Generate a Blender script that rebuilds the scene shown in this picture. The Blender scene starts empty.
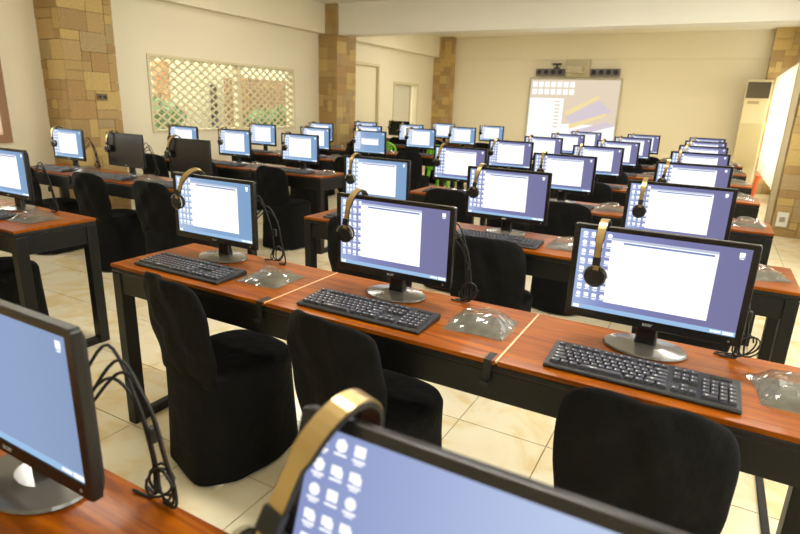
import bpy, bmesh, math, random
from mathutils import Vector, Matrix
random.seed(7)
scene = bpy.context.scene
COL = scene.collection
PI = math.pi

# ------------------------------------------------------------------ camera, world, exposure
CAM_H = 1.407
YAW, PITCH, ROLL, FPX = math.radians(-28.41934), math.radians(-16.28327), math.radians(2.04403), 555.19
fw = Vector((math.sin(YAW)*math.cos(PITCH), math.cos(YAW)*math.cos(PITCH), math.sin(PITCH)))
rt = fw.cross(Vector((0, 0, 1))).normalized()
upv = rt.cross(fw)
rt, upv = math.cos(ROLL)*rt + math.sin(ROLL)*upv, -math.sin(ROLL)*rt + math.cos(ROLL)*upv
cam_data = bpy.data.cameras.new('camera')
cam = bpy.data.objects.new('camera', cam_data)
COL.objects.link(cam)
m3 = Matrix((rt, upv, -fw)).transposed()
cam.matrix_world = Matrix.Translation((0, 0, CAM_H)) @ m3.to_4x4()
cam_data.sensor_width = 36
cam_data.lens = FPX/800*36
cam_data.clip_start = 0.02
cam_data.dof.use_dof = True
cam_data.dof.focus_distance = 2.0
cam_data.dof.aperture_fstop = 4.5
scene.camera = cam

def ray(x, y):
    return rt*((x-400)/FPX) - upv*((y-267)/FPX) + fw
def on_x(x, y, X):
    d = ray(x, y); d = d*(X/d.x); return Vector((d.x, d.y, d.z+CAM_H))
def on_y(x, y, Y):
    d = ray(x, y); d = d*(Y/d.y); return Vector((d.x, d.y, d.z+CAM_H))
def project(p):
    d = Vector(p)-Vector((0, 0, CAM_H)); w = d.dot(fw)
    return (400+FPX*d.dot(rt)/w, 267-FPX*d.dot(upv)/w, w)

world = bpy.data.worlds.new('world'); scene.world = world; world.use_nodes = True
bg = world.node_tree.nodes['Background']
bg.inputs[0].default_value = (1.0, 0.97, 0.91, 1); bg.inputs[1].default_value = 5.0
scene.view_settings.view_transform = 'Standard'
scene.view_settings.look = 'None'
scene.view_settings.gamma = 1
scene.view_settings.exposure = 0.4
scene.view_settings.use_curve_mapping = False
LAMP_W = 46.0

# ------------------------------------------------------------------ materials
def lin(c):
    c /= 255.0
    return c/12.92 if c <= 0.04045 else ((c+0.055)/1.055)**2.4
def rgb(r, g, b): return (lin(r), lin(g), lin(b), 1)
MATS = {}
EMS = 2**-scene.view_settings.exposure      # screens keep their own brightness when the exposure changes
def mat(name, col, rough=0.5, metal=0.0, spec=0.5, coat=0.0, noise=None, bump=None, transmission=0.0):
    """noise=(scale, amount, colour2); bump=(scale, strength)"""
    if name in MATS: return MATS[name]
    m = bpy.data.materials.new(name); m.use_nodes = True
    nt = m.node_tree; b = nt.nodes['Principled BSDF']
    b.inputs['Base Color'].default_value = col
    b.inputs['Roughness'].default_value = rough
    b.inputs['Metallic'].default_value = metal
    b.inputs['Specular IOR Level'].default_value = spec
    b.inputs['Coat Weight'].default_value = coat
    b.inputs['Coat Roughness'].default_value = 0.06
    b.inputs['Transmission Weight'].default_value = transmission
    tc = nt.nodes.new('ShaderNodeTexCoord')
    if noise:
        n = nt.nodes.new('ShaderNodeTexNoise'); n.inputs['Scale'].default_value = noise[0]; n.inputs['Detail'].default_value = 4
        nt.links.new(tc.outputs['Object'], n.inputs['Vector'])
        r = nt.nodes.new('ShaderNodeMapRange'); r.inputs[1].default_value = .35; r.inputs[2].default_value = .65; r.inputs[4].default_value = noise[1]
        nt.links.new(n.outputs['Fac'], r.inputs[0])
        x = nt.nodes.new('ShaderNodeMix'); x.data_type = 'RGBA'
        x.inputs[6].default_value = col; x.inputs[7].default_value = noise[2]
        nt.links.new(r.outputs[0], x.inputs[0]); nt.links.new(x.outputs[2], b.inputs['Base Color'])
    if bump:
        n = nt.nodes.new('ShaderNodeTexNoise'); n.inputs['Scale'].default_value = bump[0]; n.inputs['Detail'].default_value = 5
        nt.links.new(tc.outputs['Object'], n.inputs['Vector'])
        bm_ = nt.nodes.new('ShaderNodeBump'); bm_.inputs['Strength'].default_value = bump[1]; bm_.inputs['Distance'].default_value = .02
        nt.links.new(n.outputs['Fac'], bm_.inputs['Height']); nt.links.new(bm_.outputs[0], b.inputs['Normal'])
    MATS[name] = m
    return m
def emis(name, col, strength=1.0):
    if name in MATS: return MATS[name]
    m = bpy.data.materials.new(name); m.use_nodes = True
    nt = m.node_tree; nt.nodes.remove(nt.nodes['Principled BSDF'])
    e = nt.nodes.new('ShaderNodeEmission'); e.inputs[0].default_value = col; e.inputs[1].default_value = strength*EMS
    nt.links.new(e.outputs[0], nt.nodes['Material Output'].inputs[0])
    MATS[name] = m
    return m
def wood_mat():
    m = bpy.data.materials.new('varnished_wood'); m.use_nodes = True
    nt = m.node_tree; b = nt.nodes['Principled BSDF']
    tc = nt.nodes.new('ShaderNodeTexCoord'); mp = nt.nodes.new('ShaderNodeMapping')
    mp.inputs['Scale'].default_value = (1.2, 14, 14)
    nt.links.new(tc.outputs['Object'], mp.inputs[0])
    n = nt.nodes.new('ShaderNodeTexNoise'); n.inputs['Scale'].default_value = 3; n.inputs['Detail'].default_value = 8; n.inputs['Distortion'].default_value = 1.2
    nt.links.new(mp.outputs[0], n.inputs['Vector'])
    cr = nt.nodes.new('ShaderNodeValToRGB')
    cr.color_ramp.elements[0].position = .3; cr.color_ramp.elements[0].color = rgb(110, 50, 3)
    cr.color_ramp.elements[1].position = .7; cr.color_ramp.elements[1].color = rgb(160, 86, 8)
    nt.links.new(n.outputs['Fac'], cr.inputs[0]); nt.links.new(cr.outputs[0], b.inputs['Base Color'])
    b.inputs['Roughness'].default_value = .36; b.inputs['Specular IOR Level'].default_value = .08; b.inputs['Coat Weight'].default_value = .08; b.inputs['Coat Roughness'].default_value = .08
    return m
def marble_mat():
    m = bpy.data.materials.new('marble_tile'); m.use_nodes = True
    nt = m.node_tree; b = nt.nodes['Principled BSDF']
    g = nt.nodes.new('ShaderNodeNewGeometry')
    n = nt.nodes.new('ShaderNodeTexNoise'); n.inputs['Scale'].default_value = 3.2; n.inputs['Detail'].default_value = 6; n.inputs['Distortion'].default_value = 1.8
    nt.links.new(g.outputs['Position'], n.inputs['Vector'])
    cr = nt.nodes.new('ShaderNodeValToRGB')
    e = cr.color_ramp.elements
    e[0].position = .34; e[0].color = rgb(226, 204, 154)
    e[1].position = .5; e[1].color = rgb(234, 222, 190)
    x = e.new(.72); x.color = rgb(236, 228, 202)
    nt.links.new(n.outputs['Fac'], cr.inputs[0]); nt.links.new(cr.outputs[0], b.inputs['Base Color'])
    b.inputs['Roughness'].default_value = .16; b.inputs['Specular IOR Level'].default_value = .5
    return m
def film_mat():
    m = bpy.data.materials.new('clear_film'); m.use_nodes = True
    nt = m.node_tree; b = nt.nodes['Principled BSDF']
    b.inputs['Base Color'].default_value = rgb(120, 116, 104); b.inputs['Roughness'].default_value = .09
    b.inputs['Specular IOR Level'].default_value = 1.0; b.inputs['Coat Weight'].default_value = .6
    t = nt.nodes.new('ShaderNodeBsdfTransparent'); x = nt.nodes.new('ShaderNodeMixShader'); x.inputs[0].default_value = .42
    nt.links.new(t.outputs[0], x.inputs[1]); nt.links.new(b.outputs[0], x.inputs[2])
    nt.links.new(x.outputs[0], nt.nodes['Material Output'].inputs[0])
    return m
def cloth_translucent():
    m = bpy.data.materials.new('curtain_cloth'); m.use_nodes = True
    nt = m.node_tree; nt.nodes.remove(nt.nodes['Principled BSDF'])
    d = nt.nodes.new('ShaderNodeBsdfDiffuse'); d.inputs[0].default_value = rgb(245, 242, 230)
    t = nt.nodes.new('ShaderNodeBsdfTranslucent'); t.inputs[0].default_value = rgb(255, 252, 240)
    x = nt.nodes.new('ShaderNodeMixShader'); x.inputs[0].default_value = .65
    nt.links.new(d.outputs[0], x.inputs[1]); nt.links.new(t.outputs[0], x.inputs[2])
    nt.links.new(x.outputs[0], nt.nodes['Material Output'].inputs[0])
    return m
def glass_mat():
    m = bpy.data.materials.new('window_glass'); m.use_nodes = True
    nt = m.node_tree; nt.nodes.remove(nt.nodes['Principled BSDF'])
    d = nt.nodes.new('ShaderNodeBsdfGlossy'); d.inputs['Roughness'].default_value = .02
    t = nt.nodes.new('ShaderNodeBsdfTransparent'); t.inputs[0].default_value = (.95, .97, .95, 1)
    x = nt.nodes.new('ShaderNodeMixShader'); x.inputs[0].default_value = .06
    nt.links.new(t.outputs[0], x.inputs[1]); nt.links.new(d.outputs[0], x.inputs[2])
    nt.links.new(x.outputs[0], nt.nodes['Material Output'].inputs[0])
    return m
def wallpaper(name, stops):
    """a lit desktop picture: colour runs across the screen"""
    m = bpy.data.materials.new(name); m.use_nodes = True
    nt = m.node_tree; nt.nodes.remove(nt.nodes['Principled BSDF'])
    tc = nt.nodes.new('ShaderNodeTexCoord'); mp = nt.nodes.new('ShaderNodeMapping')
    mp.inputs['Location'].default_value = (.5, 0, 0)
    mp.inputs['Scale'].default_value = (1/.43, 0, 0)
    nt.links.new(tc.outputs['Object'], mp.inputs[0])
    g = nt.nodes.new('ShaderNodeTexGradient'); nt.links.new(mp.outputs[0], g.inputs[0])
    cr = nt.nodes.new('ShaderNodeValToRGB'); e = cr.color_ramp.elements
    e[0].position, e[0].color = stops[0]; e[1].position, e[1].color = stops[-1]
    for p, c in stops[1:-1]:
        k = e.new(p); k.color = c
    nt.links.new(g.outputs['Fac'], cr.inputs[0])
    em = nt.nodes.new('ShaderNodeEmission'); em.inputs[1].default_value = EMS; nt.links.new(cr.outputs[0], em.inputs[0])
    nt.links.new(em.outputs[0], nt.nodes['Material Output'].inputs[0])
    return m

WALL = mat('cream_paint', rgb(231, 221, 194), .6, bump=(40, .03))
CEIL = mat('ceiling_paint', rgb(236, 230, 214), .7)
BEAM = mat('beam_paint', rgb(236, 233, 222), .35)
WOOD = wood_mat(); MARBLE = marble_mat(); FILM = film_mat(); GLASS = glass_mat(); CURT = cloth_translucent()
GROUT = mat('grout', rgb(150, 132, 92), .9)
BLACKM = mat('black_steel', rgb(17, 17, 16), .42, spec=.35, noise=(6, .5, rgb(12, 12, 12)))
RUBBER = mat('black_rubber', rgb(22, 22, 22), .6)
COVER = mat('black_cover_cloth', rgb(13, 13, 13), .85, spec=.2, bump=(14, .6), noise=(9, .6, rgb(12, 12, 13)))
BEZEL = mat('glossy_black_plastic', rgb(26, 25, 25), .25)
SHELL = mat('matt_black_plastic', rgb(36, 34, 32), .5)
OFFSCR = mat('dark_glass', rgb(30, 28, 25), .22)
BASE = mat('smoked_base', rgb(92, 88, 84), .14, spec=.8)
KEYB = mat('keyboard_plastic', rgb(38, 38, 40), .45)
KEY = mat('key_plastic', rgb(62, 62, 70), .42)
PRINT = mat('key_print', rgb(205, 205, 205), .6)
GOLD = mat('champagne_band', rgb(190, 164, 114), .28, metal=.85)
SILVER = mat('silver_trim', rgb(200, 198, 192), .3, metal=.9)
WHITEP = mat('white_plastic', rgb(225, 222, 212), .5)
GREENP = mat('lime_green_plastic', rgb(120, 205, 40), .4)
ORANGEP = mat('orange_plastic', rgb(205, 88, 34), .4)
DARKB = mat('dark_bag_back', rgb(32, 30, 26), .35, noise=(26, .8, rgb(92, 84, 66)))
TRIMC = mat('beige_trim', rgb(176, 158, 124), .5)
ALU = mat('window_frame_paint', rgb(214, 202, 164), .45)
DOORP = mat('door_paint', rgb(232, 222, 190), .5)
LOGO = mat('logo_print', rgb(190, 190, 190), .4)
STONES = [mat('stone_%s' % n, c, .65, bump=(25, .5), noise=(14, .7, c2)) for n, c, c2 in (
    ('tan', rgb(194, 164, 108), rgb(166, 134, 82)), ('brown', rgb(178, 148, 96), rgb(150, 118, 72)),
    ('ochre', rgb(206, 178, 114), rgb(180, 148, 86)), ('grey', rgb(186, 162, 116), rgb(158, 132, 90)),
    ('russet', rgb(184, 150, 94), rgb(156, 122, 72)))]
MORTAR = mat('mortar', rgb(120, 98, 66), .9)
LEAF = mat('hedge_leaf', rgb(98, 138, 66), .6, noise=(12, .8, rgb(70, 108, 50)))
SCR_W = emis('screen_white', (1, 1, 1, 1), 1.25)
SCR_BAR = emis('screen_taskbar', rgb(160, 196, 232), 1.0)
SCR_TITLE = emis('screen_title', rgb(196, 204, 228), 1.0)
SCR_LINE = emis('screen_toolbar', rgb(120, 140, 190), 1.0)
WP_V = wallpaper('wallpaper_violet', [(0, rgb(164, 182, 222)), (.22, rgb(136, 144, 196)), (.6, rgb(126, 126, 172)), (1, rgb(124, 122, 162))])
WP_S = wallpaper('wallpaper_sky', [(0, rgb(178, 198, 226)), (.4, rgb(142, 172, 212)), (1, rgb(132, 166, 204))])
WP_N = wallpaper('wallpaper_near', [(0, rgb(140, 152, 200)), (.25, rgb(158, 172, 214)), (.6, rgb(188, 202, 236)), (1, rgb(206, 218, 244))])
WP_P = wallpaper('wallpaper_pale', [(0, rgb(134, 148, 200)), (.35, rgb(148, 166, 208)), (.7, rgb(146, 166, 202)), (1, rgb(140, 160, 196))])

# ------------------------------------------------------------------ mesh helpers
def mesh_obj(name, bm, m, parent=None, smooth=False, bevel=0, loc=None):
    me = bpy.data.meshes.new(name)
    bmesh.ops.recalc_face_normals(bm, faces=bm.faces)
    bm.to_mesh(me); bm.free()
    for k in (m if isinstance(m, (list, tuple)) else [m]): me.materials.append(k)
    if smooth:
        for p in me.polygons: p.use_smooth = True
    o = bpy.data.objects.new(name, me); COL.objects.link(o)
    if parent: o.parent = parent
    if loc: o.location = loc
    if bevel:
        b = o.modifiers.new('bevel', 'BEVEL'); b.width = bevel; b.segments = 2; b.limit_method = 'ANGLE'
    return o
def box(bm, x0, x1, y0, y1, z0, z1, mi=0):
    v = [bm.verts.new(p) for p in ((x0,y0,z0),(x1,y0,z0),(x1,y1,z0),(x0,y1,z0),(x0,y0,z1),(x1,y0,z1),(x1,y1,z1),(x0,y1,z1))]
    for f in ((0,3,2,1),(4,5,6,7),(0,1,5,4),(1,2,6,5),(2,3,7,6),(3,0,4,7)):
        bm.faces.new([v[i] for i in f]).material_index = mi
    return v
def boxes(name, bs, m, parent=None, bevel=0):
    bm = bmesh.new()
    for b in bs: box(bm, *b)
    return mesh_obj(name, bm, m, parent, bevel=bevel)
def loft(bm, rings, cap=True, closed=True):
    R = [[bm.verts.new(p) for p in r] for r in rings]
    n = len(R[0])
    for a, b in zip(R, R[1:]):
        for i in range(n if closed else n-1):
            bm.faces.new((a[i], a[(i+1) % n], b[(i+1) % n], b[i]))
    if cap:
        bm.faces.new(R[0][::-1]); bm.faces.new(R[-1])
    return R
def tube(bm, pts, r, seg=6):
    pts = [Vector(p) for p in pts]; rings = []
    for i, p in enumerate(pts):
        t = (pts[min(i+1, len(pts)-1)]-pts[max(i-1, 0)]).normalized()
        a = t.cross(Vector((0.31, 0.2, 0.93))).normalized(); b = t.cross(a)
        rings.append([p+(a*math.cos(2*PI*k/seg)+b*math.sin(2*PI*k/seg))*r for k in range(seg)])
    loft(bm, rings)
def smooth_path(pts, n=6):
    pts = [Vector(p) for p in pts]; out = []
    for i in range(len(pts)-1):
        p0, p1, p2, p3 = pts[max(i-1,0)], pts[i], pts[i+1], pts[min(i+2, len(pts)-1)]
        for k in range(n):
            t = k/n
            out.append(.5*((2*p1)+(p2-p0)*t+(2*p0-5*p1+4*p2-p3)*t*t+(3*p1-p0-3*p2+p3)*t**3))
    return out+[pts[-1]]
def disc(bm, c, axis, r, h, seg=20, r2=None):
    """cylinder along axis 'x','y','z' from c for length h"""
    r2 = r if r2 is None else r2
    rings = []
    for t, rr in ((0, r), (1, r2)):
        ring = []
        for k in range(seg):
            a = 2*PI*k/seg; u, v = rr*math.cos(a), rr*math.sin(a)
            if axis == 'z': ring.append((c[0]+u, c[1]+v, c[2]+h*t))
            elif axis == 'y': ring.append((c[0]+u, c[1]+h*t, c[2]+v))
            else: ring.append((c[0]+h*t, c[1]+u, c[2]+v))
        rings.append(ring)
    loft(bm, rings)
def empty(name, loc=(0,0,0), rz=0):
    o = bpy.data.objects.new(name, None); COL.objects.link(o)
    o.location = loc; o.rotation_euler = (0, 0, rz); o.empty_display_size = .1
    return o
def tag(o, label, cat, group=None, kind=None):
    o['label'] = label
    if cat: o['category'] = cat
    if group: o['group'] = group
    if kind: o['kind'] = kind
    return o
def copy_tree(o, parent=None):
    kids = list(o.children)
    c = o.copy(); COL.objects.link(c); c.parent = parent
    for k in kids: copy_tree(k, c)
    return c
def struct(o, label=None):
    o['kind'] = 'structure'
    if label: o['label'] = label
    return o

# ------------------------------------------------------------------ the room
XL, XR, YB, YF, ZC = -6.15, 1.15, 12.95, -2.2, 2.97
P1, P2, P3, PW, PD = 3.5, 8.17, 12.69, .58, .38
def wall_x(name, x0, x1, y0, y1, z0, z1, holes, m):
    ys = sorted({y0, y1, *[h[0] for h in holes], *[h[1] for h in holes]})
    zs = sorted({z0, z1, *[h[2] for h in holes], *[h[3] for h in holes]})
    bm = bmesh.new()
    for a, b in zip(ys, ys[1:]):
        run = None
        for c, d in zip(zs, zs[1:]):
            inside = any(h[0] <= (a+b)/2 <= h[1] and h[2] <= (c+d)/2 <= h[3] for h in holes)
            if not inside:
                if run: run[1] = d
                else: run = [c, d]
            if (inside or d == zs[-1]) and run:
                box(bm, x0, x1, a, b, run[0], run[1]); run = None
    return mesh_obj(name, bm, m)
W1 = (4.75, 7.51, .965, 1.90)        # lattice window
W2 = (1.3, 3.06, .95, 2.0)           # window at the left picture edge
D1 = (8.95, 10.2, 0, 2.17)           # flush door between the pillars
W3 = (10.78, 11.92, .7, 1.88)
struct(wall_x('wall_left', XL-.18, XL, YF, YB, 0, ZC, [W1, W2, D1, W3], WALL), 'cream painted left wall with lattice window')
RW = [(-1.2, 2.9, .8, 2.3), (4.3, 7.7, .8, 2.3), (8.9, 12.55, .3, 2.2)]
struct(wall_x('wall_right', XR, XR+.18, YF, YB, 0, ZC, RW, WALL), 'cream painted right wall with tall windows')
struct(boxes('wall_back', [(XL-.18, XR+.18, YB, YB+.15, 0, ZC)], WALL), 'yellow cream back wall behind the whiteboard')
struct(boxes('wall_front', [(XL-.18, XR+.18, YF-.15, YF, 0, ZC)], WALL), 'cream wall behind the viewer')
struct(boxes('ceiling', [(XL-.18, XR+.18, YF-.15, YB+.15, ZC, ZC+.12)], CEIL), 'pale flat ceiling')
struct(boxes('trim_1', [(XL, XL+.14, YF, P1, 2.51, ZC), (XL, XL+.14, P1+PW, P2, 2.51, ZC), (XL, XL+.14, P2+PW, P3, 2.51, ZC)], WALL), 'thick upper band along the left wall')
struct(boxes('trim_2', [(XL+.45, XR, YB-.03, YB, 2.47, ZC)], WALL), 'thin upper band along the back wall')
struct(boxes('trim_3', [(XL+PD, XR, P2+.04, P2+.36, 2.49, ZC)], BEAM), 'deep pale ceiling beam spanning the room')
struct(boxes('trim_4', [(XL+PD, XR, P1+.04, P1+.36, 2.49, ZC)], BEAM), 'deep pale ceiling beam overhead')

# floor of marble tiles: the largest in view are objects, the rest one mesh
fl = struct(boxes('floor', [(XL-.18, XR+.18, YF-.15, YB+.15, -.12, -.006)], GROUT), 'glossy cream marble tile floor')
T = .41
tiles = []
ix0 = math.floor((XL+.42)/T)-1
for i in range(ix0, int((XR+.42)/T)+2):
    for j in range(int((YF-2.17)/T)-1, int((YB-2.17)/T)+2):
        x0, x1 = max(XL, -.42+i*T), min(XR, -.42+(i+1)*T)
        y0, y1 = max(YF, 2.17+j*T), min(YB, 2.17+(j+1)*T)
        if x1-x0 < .02 or y1-y0 < .02: continue
        c = ((x0+x1)/2, (y0+y1)/2, 0)
        px, py, w = project(c)
        score = 0
        if w > .3 and -60 < px < 860 and 100 < py < 620: score = 1/(w*w)
        tiles.append((score, x0, x1, y0, y1))
tiles.sort(key=lambda t: -t[0])
g = .0025
bm = bmesh.new(); box(bm, -.5, .5, -.5, .5, -.006, 0)
tile_me = None
for k, (s, x0, x1, y0, y1) in enumerate(tiles[:295]):
    if tile_me is None:
        o = mesh_obj('floor_tile', bm, MARBLE, fl); tile_me = o.data
    else:
        o = bpy.data.objects.new('floor_tile', tile_me); COL.objects.link(o); o.parent = fl
    o.location = ((x0+x1)/2, (y0+y1)/2, 0); o.scale = (x1-x0-2*g, y1-y0-2*g, 1)
bm = bmesh.new()
for s, x0, x1, y0, y1 in tiles[295:]: box(bm, x0+g, x1-g, y0+g, y1-g, -.006, 0)
o = mesh_obj('floor_tiling', bm, MARBLE, fl); o['kind'] = 'stuff'

# stone-clad pillars
bm = bmesh.new(); box(bm, -.5, .5, -.5, .5, -.5, .5)
me_st = []
for k, m in enumerate(STONES):
    me = bpy.data.meshes.new('stone'); 
    b2 = bm.copy(); bmesh.ops.bevel(b2, geom=b2.edges[:], offset=.03, segments=1, affect='EDGES'); b2.to_mesh(me); b2.free()
    me.materials.append(m); me_st.append(me)
bm.free()
def ashlar(nu, nv, rnd):
    used = [[False]*nv for _ in range(nu)]; out = []
    for v in range(nv):
        for u in range(nu):
            if used[u][v]: continue
            w, h = rnd.choice(((1,1),(2,1),(2,2),(3,1),(3,2),(1,2),(2,1),(2,2),(3,2)))
            w = min(w, nu-u); h = min(h, nv-v)
            while any(used[u+a][v] for a in range(w)): w -= 1
            for a in range(w):
                for b in range(h):
                    used[u+a][v+b] = True
            out.append((u, v, w, h))
    return out
def pillar(x0, x1, y0, y1, faces, label, seed):
    rnd = random.Random(seed)
    root = boxes('stone_pillar', [(x0+.018, x1-.018, y0+.018, y1-.018, 0, ZC)], MORTAR)
    struct(root, label)
    for f in faces:
        L = (x1-x0) if f in ('-y',) else (y1-y0)
        nu = max(2, round(L/.095)); nv = round(ZC/.095); du, dv = L/nu, ZC/nv
        for u, v, w, h in ashlar(nu, nv, rnd):
            o = bpy.data.objects.new('stone', rnd.choice(me_st)); COL.objects.link(o); o.parent = root
            d = .018+rnd.uniform(0, .006)
            cu, cz = (u+w/2)*du, (v+h/2)*dv
            if f == '-y':
                o.location = (x0+cu, y0+.018-d/2, cz); o.scale = (w*du-.004, d, h*dv-.004)
            elif f == '+x':
                o.location = (x1-.018+d/2, y0+cu, cz); o.scale = (d, w*du-.004, h*dv-.004)
            else:
                o.location = (x0+.018-d/2, y0+cu, cz); o.scale = (d, w*du-.004, h*dv-.004)
    return root
pillar(XL, XL+PD, P1, P1+PW, ('-y', '+x'), 'stone clad pillar on the left wall, nearest the camera', 1)
pillar(XL, XL+PD, P2, P2+PW, ('-y', '+x'), 'stone clad pillar at the end of the ceiling beam', 2)
pillar(XL, XL+.45, P3, YB, ('-y', '+x'), 'stone clad pillar in the far left corner', 3)
pillar(.80, XR, P2, P2+PW, ('-y', '-x'), 'stone clad pillar on the right by the bright curtain', 4)
pillar(.66, XR, P3, YB, ('-y', '-x'), 'stone clad pillar in the far right corner', 5)
struct(boxes('trim_5', [(.715, .776, P2-.02, P2+.06, 0, 2.49)], TRIMC, bevel=.004), 'beige vertical strip beside the right pillar')

# windows
def frame_x(name, x0, x1, W, t, m, parent=None):
    a, b, c, d = W
    return boxes(name, [(x0, x1, a, b, c, c+t), (x0, x1, a, b, d-t, d), (x0, x1, a, a+t, c+t, d-t), (x0, x1, b-t, b, c+t, d-t)], m, parent)
w = struct(empty('window_1', (XL, (W1[0]+W1[1])/2, W1[2])), 'wide window with cream diamond lattice grille')
def under(o, parent):      # keep world place when parenting to an unrotated empty
    o.parent = parent; o.location = o.location-parent.location; return o
under(frame_x('window_frame', XL-.13, XL+.012, W1, .032, ALU), w)
under(boxes('mullion', [(XL-.12, XL-.02, 6.26, 6.33, W1[2]+.032, W1[3]-.032)], ALU), w)
under(boxes('pane', [(XL-.115, XL-.11, W1[0]+.032, 6.26, W1[2]+.032, W1[3]-.032)], GLASS), w)
under(boxes('pane', [(XL-.115, XL-.11, 6.33, W1[1]-.032, W1[2]+.032, W1[3]-.032)], GLASS), w)
dy, dz = .152, .104
ya, yb, za, zb = W1[0]+.032, W1[1]-.032, W1[2]+.032, W1[3]-.032
sl = dz/dy
for sgn in (1, -1):
    k = -40
    for k in range(-40, 60):
        c = za+(k+.5)*dz                                  # line z = c + sgn*sl*(y-ya)
        pts = []
        for y in (ya, yb):
            z = c+sgn*sl*(y-ya)
            if za <= z <= zb: pts.append((y, z))
        for z in (za, zb):
            y = ya+(z-c)/(sgn*sl)
            if ya < y < yb: pts.append((y, z))
        if len(pts) < 2: continue
        (p0, q0), (p1, q1) = pts[0], pts[-1]
        L = math.hypot(p1-p0, q1-q0)
        if L < .03: continue
        xo = XL-.035-(.012 if sgn > 0 else 0)
        bm = bmesh.new(); n = Vector((0, -(q1-q0)/L, (p1-p0)/L))*.0115
        R = []
        for (yy, zz) in ((p0, q0), (p1, q1)):
            c0 = Vector((0, yy, zz))
            R.append([c0+n+Vector((xo, 0, 0)), c0-n+Vector((xo, 0, 0)), c0-n+Vector((xo+.011, 0, 0)), c0+n+Vector((xo+.011, 0, 0))])
        loft(bm, R)
        under(mesh_obj('lattice_bar', bm, ALU), w)
w2 = struct(empty('window_2', (XL, 2.2, W2[2])), 'brown framed window at the left edge of the picture')
under(frame_x('window_frame', XL-.1, XL+.03, (W2[0]-.04, W2[1]+.04, W2[2]-.04, W2[3]+.04), .08, mat('brown_frame', rgb(150, 112, 74), .5)), w2)
under(boxes('pane', [(XL-.06, XL-.055, W2[0]+.04, W2[1]-.04, W2[2]+.04, W2[3]-.04)], GLASS), w2)
w3 = struct(empty('window_3', (XL, 11.3, W3[2])), 'narrow frosted window beside the far left pillar')
under(frame_x('window_frame', XL-.1, XL+.015, W3, .05, ALU), w3)
under(boxes('frosted_pane', [(XL-.07, XL-.06, W3[0]+.05, 11.62, W3[2]+.05, W3[3]-.05)], mat('frosted_pane', rgb(216, 210, 190), .4)), w3)
under(boxes('mullion', [(XL-.09, XL-.03, 11.62, 11.65, W3[2]+.05, W3[3]-.05)], ALU), w3)
under(boxes('pane', [(XL-.07, XL-.065, 11.65, W3[1]-.05, W3[2]+.05, W3[3]-.05)], GLASS), w3)
d = struct(empty('door_1', (XL, 9.6, 0)), 'plain cream door between the two left pillars')
under(boxes('door_leaf', [(XL-.1, XL-.05, D1[0]+.05, D1[1]-.05, .01, D1[3]-.05)], DOORP), d)
under(boxes('door_frame', [(XL-.15, XL+.012, D1[0], D1[0]+.05, 0, D1[3]), (XL-.15, XL+.012, D1[1]-.05, D1[1], 0, D1[3]), (XL-.15, XL+.012, D1[0]+.05, D1[1]-.05, D1[3]-.05, D1[3])], ALU), d)
bm = bmesh.new(); disc(bm, (XL-.05, 9.15, 1.0), 'x', .028, .05, 12); under(mesh_obj('door_knob', bm, SILVER, smooth=True), d)
for k, W in enumerate(RW):
    w = struct(empty('window_%d' % (4+k), (XR, (W[0]+W[1])/2, W[2])), ['tall window in the right wall beside the viewer', 'tall window in the right wall before the pillar', 'tall window in the right wall behind the white curtain'][k])
    under(frame_x('window_frame', XR, XR+.12, W, .05, ALU), w)
    n = 3
    for i in range(n):
        s = W[0]+.05+(W[1]-W[0]-.1)*i/n; e = W[0]+.05+(W[1]-W[0]-.1)*(i+1)/n
        under(boxes('pane', [(XR+.055, XR+.06, s, e-(.04 if i < n-1 else 0), W[2]+.05, W[3]-.05)], GLASS), w)
        if i < n-1: under(boxes('mullion', [(XR+.02, XR+.1, e-.04, e, W[2]+.05, W[3]-.05)], ALU), w)
# daylight sampling through the window openings (portals)
def portal(x, yc, zc, sy, sz, sgn):
    L = bpy.data.lights.new('daylight_portal', 'AREA'); L.shape = 'RECTANGLE'; L.size = sz; L.size_y = sy
    L.cycles.is_portal = True
    o = bpy.data.objects.new('daylight_portal', L); COL.objects.link(o)
    o.location = (x, yc, zc); o.rotation_euler = (0, sgn*PI/2, 0)
for W in RW: portal(XR+.2, (W[0]+W[1])/2, (W[2]+W[3])/2, W[1]-W[0], W[3]-W[2], 1)
for W in (W1, W2, W3): portal(XL-.2, (W[0]+W[1])/2, (W[2]+W[3])/2, W[1]-W[0], W[3]-W[2], -1)

# ceiling lamps
for bi, (y, xs, pws) in enumerate(((1.9, (-3.7, -.7), (.36, .85)), (5.6, (-4.3, -1.6, .4), (.42, .66, .7)), (10.3, (-4.4, -1.9, .3), (.55, .5, .22)))):
    for xi, x in enumerate(xs):
        pw = pws[xi]
        r = empty('ceiling_lamp', (x, y, ZC))
        tag(r, 'white twin tube ceiling lamp, %s of its row, %s' % (['left', 'middle', 'right'][xi] if len(xs) == 3 else ['left', 'right'][xi], ['above the nearest desks', 'in front of the beam', 'beyond the beam'][bi]), 'lamp', 'ceiling lamps')
        bm = bmesh.new(); box(bm, -.62, .62, -.11, .11, -.05, 0); mesh_obj('housing', bm, WHITEP, r)
        for s in (-.05, .05):
            bm = bmesh.new(); disc(bm, (-.58, s, -.068), 'x', .016, 1.16, 10)
            mesh_obj('tube', bm, emis('tube_glow', (1, .93, .8, 1), 6), r, smooth=True)
        L = bpy.data.lights.new('lamp_light', 'AREA'); L.shape = 'RECTANGLE'; L.size = 1.2; L.size_y = .2
        L.energy = LAMP_W*pw; L.color = (1, .96, .88)
        lo = bpy.data.objects.new('lamp_light', L); COL.objects.link(lo); lo.parent = r; lo.location = (0, 0, -.09)

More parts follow.
